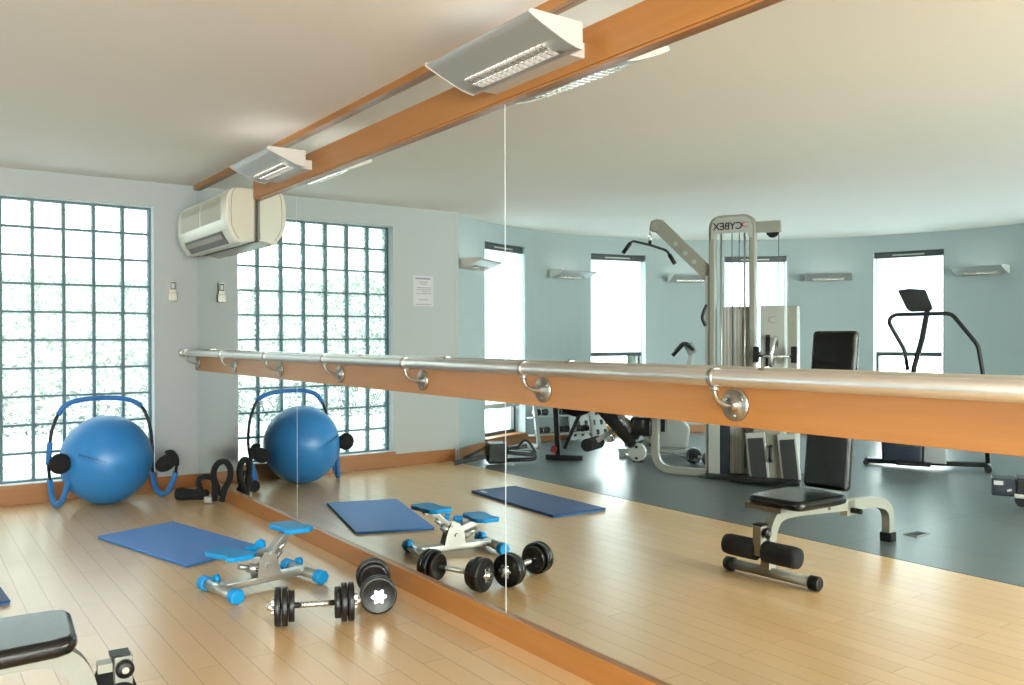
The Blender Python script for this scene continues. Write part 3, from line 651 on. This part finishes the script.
P('low_handle', MB().tube(rounded([(.42, .15, .32), (.42, .20, .32), (.42, .20, .20), (.42, .15, .20)], .03), .014), 'black')
P('pedal_plate', MB().box((.40, .26, .045), (.56, .16, .03)), 'black', .006)
P('hand_grip', MB().tube(catmull([(-.165, .02, 1.54), (-.19, .03, 1.48), (-.20, .04, 1.42), (-.175, .03, 1.35)], 5), .014), 'black')
# pull down arm
arm = [(-.10, 1.68), (-.10, 1.85), (-.575, 2.325), (-.63, 2.34), (-.685, 2.32), (-.70, 2.265), (-.68, 2.225), (-.64, 2.215)]
ar = P('pulldown_arm', MB().prism(arm, (0, -.02, 0), (1, 0, 0), (0, 0, 1), (0, .04, 0)), 'frame', .004)
m = MB()
for x, z in ((-.28, 1.93), (-.36, 2.01), (-.45, 2.10)): m.lathe([(0, .022), (.002, .022)], (x, .0205, z), (0, 1, 0), 20)
m.build('lightening_hole', M['blue_wall'], ar)
m = MB(); m.lathe([(0, .04), (.02, .04)], (-.64, .021, 2.27), (0, 1, 0), 24); m.build('arm_pulley', M['silver'], ar)
MB().cyl((-.70, 0, 2.26), (-.70, 0, 2.20), .004, 8).build('cable', M['cable'], ar)
P('carabiner', MB().tube([(-.70 + .014 * math.cos(2 * PI * k / 16), 0, 2.175 + .035 * math.sin(2 * PI * k / 16)) for k in range(16)], .005, 8, True), 'chrome')
pb = P('pulldown_bar', MB().tube(rounded([(-.963, .0, 2.043), (-.874, .0, 2.153), (-.70, .0, 2.105), (-.538, .0, 2.045), (-.463, .0, 1.92)], .03), .012), 'dark_grey')
MB().cyl((-.963, 0, 2.043), (-.89, 0, 2.133), .019).build('grip', M['black'], pb); MB().cyl((-.463, 0, 1.92), (-.515, 0, 2.006), .019).build('grip', M['black'], pb)
MB().box((-.70, 0, 2.125), (.025, .02, .04)).build('hook_lug', M['black'], pb)
# bench station
P('bench_frame', MB().tube(rounded([(-.13, 0, .035), (-.56, 0, .035), (-.65, 0, .12), (-.655, 0, .70)], .12, 8), .03, sq=(.06, .065)), 'frame', .01)
P('bench_rail', MB().tube([(-.655, 0, .58), (-1.45, 0, .60)], .02, sq=(.05, .05)), 'frame', .005)
P('brace', MB().tube([(-.665, 0, .27), (-1.12, 0, .62)], .02, sq=(.035, .035)), 'frame', .005)
P('seat_pad', MB().box((-.62, .0, .555), (.62, .28, .06)), 'black_leather', .025, None, 4)
P('seat_pad', MB().box((-1.42, 0, .655), (.36, .26, .07)), 'black_leather', .025, None, 4)
P('back_pad', MB().tube([(-1.28, -.02, .70), (-1.08, -.02, .50), (-.83, -.02, .25)], .1, sq=(.26, .10)), 'black_leather', .025, None, 4)
P('thigh_pad', MB().box((-.775, -.05, .42), (.20, .22, .17)), 'black_leather', .02)
P('stack_post', MB().span((-.60, -.06, .38), (-.56, .0, .60)), 'black')
P('roller_arm', MB().tube([(-1.25, 0, .25), (-1.05, 0, .38), (-.90, 0, .42)], .02, sq=(.05, .045)), 'frame_white', .004)
P('foam_roller', MB().cyl((-1.27, -.16, .235), (-1.27, .16, .235), .062, 22), 'black_foam', .012)
P('roller_hub', MB().cyl((-1.09, -.03, .29), (-1.09, .04, .29), .032), 'chrome')
P('cam_disc', MB().cyl((-.815, .0, .185), (-.815, .05, .185), .085, 26), 'frame_white', .004)
m = MB(); m.cyl((-.815, .05, .235), (-.815, .058, .235), .012); m.cyl((-.815, .05, .13), (-.815, .058, .13), .012); P('bolt', m, 'black')
P('cam_stop', MB().box((-.815, .0, .10), (.09, .05, .025)), 'black')
P('cable', MB().tube([(-.62, .02, .20), (-.40, .02, .17), (-.16, .02, .10)], .003, 6), 'cable')

# dumbbell on the rubber floor behind the gym
d2 = copy_tree(db); d2['label'] = 'black dumbbell on the grey floor behind the cable machine, seen in the mirror'; d2['group'] = 'dumbbells on the rubber floor'
d2.location = (-4.33, 5.70, 0); d2.rotation_euler = (0, 0, R(-80)); d2.scale = (.9,) * 3

# ------------------------------------------------------------------ exercise bike behind the gym
bk = thing('exercise_bike', 'white exercise bike with black handlebars behind the gym bench, seen in the mirror', 'exercise bike', (-4.50, 6.45, 0), R(-135))
def K(nm, mb, mt, bv=0): return mb.build(nm, M[mt], bk, bv)
K('base', MB().box((0, 0, .045), (.85, .12, .05)), 'frame_white', .01); K('foot_bar', MB().cyl((-.38, -.24, .035), (-.38, .24, .035), .03), 'frame_white'); K('foot_bar', MB().cyl((.38, -.24, .035), (.38, .24, .035), .03), 'frame_white')
K('housing', MB().prism([(-.36, .08), (.30, .08), (.33, .30), (.16, .48), (-.04, .55), (-.22, .48), (-.36, .30)], (0, -.07, 0), (1, 0, 0), (0, 0, 1), (0, .14, 0)), 'frame_white', .03)
K('crank', MB().cyl((-.05, -.11, .28), (-.05, .11, .28), .05), 'grey_plastic'); K('pedal', MB().box((-.05, .15, .13), (.10, .08, .025)), 'black', .005); K('pedal', MB().box((-.05, -.15, .43), (.10, .08, .025)), 'black', .005)
K('crank_arm', MB().tube([(-.05, .11, .28), (-.05, .11, .13)], .012), 'chrome'); K('crank_arm', MB().tube([(-.05, -.11, .28), (-.05, -.11, .43)], .012), 'chrome')
K('seat_post', MB().cyl((-.2, 0, .45), (-.26, 0, .78), .022), 'chrome'); K('saddle', MB().prism([(-.13, -.10), (-.13, .10), (-.02, .07), (.14, .02), (.14, -.02), (-.02, -.07)], (-.25, 0, .78), (1, 0, 0), (0, 1, 0), (0, 0, .06)), 'black', .02)
K('mast', MB().tube([(.24, 0, .42), (.34, 0, 1.10)], .03, sq=(.06, .06)), 'frame_white', .01)
K('console', MB().box((.33, 0, 1.13), (.10, .13, .12), ry=R(-25)), 'grey_plastic', .015)
K('handlebar', MB().tube(rounded([(.18, -.17, 1.10), (.27, -.17, 1.20), (.36, -.07, 1.12), (.36, .07, 1.12), (.27, .17, 1.20), (.14, .19, 1.06)], .05), .02), 'black')

# ------------------------------------------------------------------ stair climber
sx = thing('stair_climber', 'black stair climber with tilted console and bent handrail, seen in the mirror', 'gym machine', (-5.9, 4.4, 0), R(-116.8))
def S(nm, mb, mt, bv=0): return mb.build(nm, M[mt], sx, bv)
S('console', MB().prism([(-.165, 1.70), (-.06, 1.715), (.08, 1.70), (.145, 1.52), (.12, 1.495), (-.05, 1.49), (-.085, 1.52)], (0, -.04, 0), (1, 0, 0), (0, 0, 1), (0, .07, 0)), 'black', .012)
S('mast', MB().tube([(.095, 0, 1.50), (.05, 0, 1.23), (-.02, 0, .95), (-.12, 0, .20)], .03, sq=(.05, .055)), 'black', .01)
S('handrail', MB().tube(rounded([(-.075, .0, .93), (-.10, .03, 1.12), (-.245, .06, 1.40), (-.20, .05, 1.465), (.30, .04, 1.47), (.52, .05, 1.17), (.575, .05, .80), (.60, .03, .08)], .05), .019), 'black')
S('base_bar', MB().tube([(-.46, 0, .035), (-.10, 0, .04), (.60, .0, .06)], .02, sq=(.06, .045)), 'black', .006)
S('foot_bar', MB().cyl((.60, -.22, .035), (.60, .18, .035), .03), 'black'); S('foot_bar', MB().cyl((-.44, -.2, .03), (-.44, .12, .03), .025), 'black')
S('flywheel_housing', MB().prism([(-.30, .03), (.06, .03), (.07, .40), (-.02, .50), (-.20, .48), (-.31, .30)], (0, -.10, 0), (1, 0, 0), (0, 0, 1), (0, .18, 0)), 'navy_plastic', .03)
S('side_box', MB().span((.065, -.14, .05), (.26, .08, .42)), 'grey_plastic', .01)
S('pedal', MB().box((-.02, .16, .05), (.30, .11, .035)), 'black', .01); S('pedal', MB().box((.05, -.20, .12), (.30, .11, .035)), 'black', .01)
for i in range(3): pass
S('vent', MB().span((-.17, .081, .2), (-.05, .084, .36)), 'dark_grey')

# ------------------------------------------------------------------ low machine at the right edge of the mirror
rm = thing('low_step_machine', 'dark low machine with a white sticker at the right edge of the mirror view', 'gym machine', (-4.6, 3.05, 0), R(-116.8))
MB().span((-.045, -.10, .075), (.115, .06, .205)).build('end_housing', M['navy_plastic'], rm, .008)
MB().span((-.030, .0605, .155), (.03, .0625, .185)).build('sticker', M['paper'], rm)
MB().box((.07, .0615, .12), (.03, .002, .014), ry=R(-20)).build('badge', M['paper'], rm)
MB().span((.115, -.12, .08), (.90, .08, .215)).build('deck', M['black'], rm, .01)
MB().span((.10, -.05, .07), (.16, .09, .10)).build('bolt_plate', M['silver'], rm, .003)
for x in (.15, .80): MB().cyl((x, -.08, .045), (x, .05, .045), .044, 20).build('wheel', M['black'], rm)

# ------------------------------------------------------------------ black box machine by the slim window
lm = thing('compact_stepper', 'black boxy low machine with long foot bar under the slim window, seen in the mirror', 'gym machine', (-2.73, 6.92, 0), R(-154))
def Lm(nm, mb, mt, bv=0): return mb.build(nm, M[mt], lm, bv)
Lm('housing', MB().span((-.09, -.14, .02), (.10, .10, .215)), 'black', .02)
Lm('foot_bar', MB().tube([(-.42, .02, .03), (-.30, .02, .05), (-.09, .0, .09)], .02, sq=(.07, .04)), 'black', .006)
Lm('link_bar', MB().tube([(-.32, -.05, .06), (-.09, -.04, .17)], .014), 'dark_grey')
Lm('rear_frame', MB().tube(rounded([(.10, .06, .05), (.36, .06, .05), (.40, -.02, .06), (.40, -.12, .10), (.10, -.12, .10)], .05), .02), 'black')
Lm('pedal', MB().box((.24, .03, .11), (.24, .10, .04), ry=R(6)), 'black', .01); Lm('pedal', MB().box((.22, -.12, .15), (.22, .10, .04), ry=R(-8)), 'black', .01)
Lm('pedal_inlay', MB().box((.24, .03, .132), (.18, .07, .004), ry=R(6)), 'grey_plastic')
Lm('handle', MB().tube(catmull([(.22, -.02, .16), (.28, -.01, .23), (.34, .0, .20), (.40, .0, .10)], 5), .012), 'black')

# ------------------------------------------------------------------ black padded stand in front of the rack
bs = thing('sit_up_bench', 'black padded bench on one upright post and slanted brace, seen in the mirror', 'bench', (-3.42, 6.80, 0), R(-128))
def B(nm, mb, mt, bv=0): return mb.build(nm, M[mt], bs, bv)
B('foot_bar', MB().tube([(-.13, 0, .03), (.25, 0, .03)], .02, sq=(.06, .05)), 'black', .006); B('post', MB().tube([(.0, 0, .03), (-.05, 0, .92)], .02, sq=(.05, .05)), 'black', .004)
B('brace', MB().tube([(.06, 0, .12), (.24, -.02, .52)], .02, sq=(.035, .035)), 'black', .004)
B('pad', MB().prism([(.03, .56), (.10, .48), (.22, .45), (.38, .52), (.44, .60), (.40, .64), (.06, .64)], (0, -.13, 0), (1, 0, 0), (0, 0, 1), (0, .26, 0)), 'black_leather', .03)
B('pad_arm', MB().tube([(-.045, 0, .80), (.20, 0, .60)], .02, sq=(.04, .04)), 'black', .004)
B('red_sleeve', MB().tube([(-.055, .02, .08), (-.03, .02, .14)], .02, sq=(.06, .05)), 'red', .004)

# ------------------------------------------------------------------ dumbbell rack and peg board under the second narrow window
rk = thing('dumbbell_rack', 'low pale two-tier rack of black dumbbells against the round wall, seen in the mirror', 'rack', (-4.18, 7.72, 0), R(-170))
for s in (-.36, .36): 
    MB().tube(rounded([(s, -.20, .02), (s, .17, .02), (s, .05, .50)], .05), .02, sq=(.04, .04)).build('side_frame', M['frame_white'], rk, .004)
shelf_z = [(.02, .16), (-.02, .34)]
shelf_z = [(.04, .14), (.0, .34)]
for yy, zz in shelf_z: MB().box((0, yy + .02, zz), (.80, .16, .02), rx=R(6)).build('shelf', M['frame_white'], rk, .004)
small = dumbbell('x', (-.05, 0, 0), (.05, 0, 0), 'dumbbells on the pale rack', (.045, .045, .04))
lt_ = Matrix.Rotation(R(-170), 4, 'Z'); first = True; tier = ['upper', 'lower']
for j, (yy, zz) in enumerate(reversed(shelf_z)):
    for i in range(3):
        q = lt_ @ Vector((-.26 + .26 * i, yy + .02, 0)); dd = small if first else copy_tree(small); first = False
        dd.location = (-4.18 + q.x, 7.72 + q.y, zz + .018); dd.rotation_euler = (0, 0, R(-170)); dd.scale = (.85,) * 3
        dd['label'] = '%s of three dumbbells on the %s shelf of the pale rack, in the mirror' % (('leftmost', 'middle', 'rightmost')[i], tier[j]); dd['group'] = 'dumbbells on the %s rack shelf' % tier[j]
a = R(92); r = CR - .20
pg = thing('peg_panel', 'white leaning panel dotted with black pegs beside the dumbbell rack, seen in the mirror', 'panel', (CC[0] + r * math.cos(a), CC[1] + r * math.sin(a), 0), a - PI / 2)
T = Matrix.Rotation(R(-9), 4, 'X')
MB().prism([(-.31, 0), (.30, 0), (.30, .78), (-.08, .78)], (0, 0, .005), (1, 0, 0), (0, .15, .99), (0, .02, 0)).build('board', M['frame_white'], pg, .003)
m = MB()
for j in range(6):
    for i in range(5):
        x = -.24 + i * .12 + (.05 if j % 2 else 0); z = .08 + j * .12
        if x < -.31 + z * .30 or x > .28: continue
        m.box((x, z * .15 - .008, z), (.030, .02, .062), ry=R(8))
g = m.build('peg', M['dark_grey'], pg); g['kind'] = 'stuff'
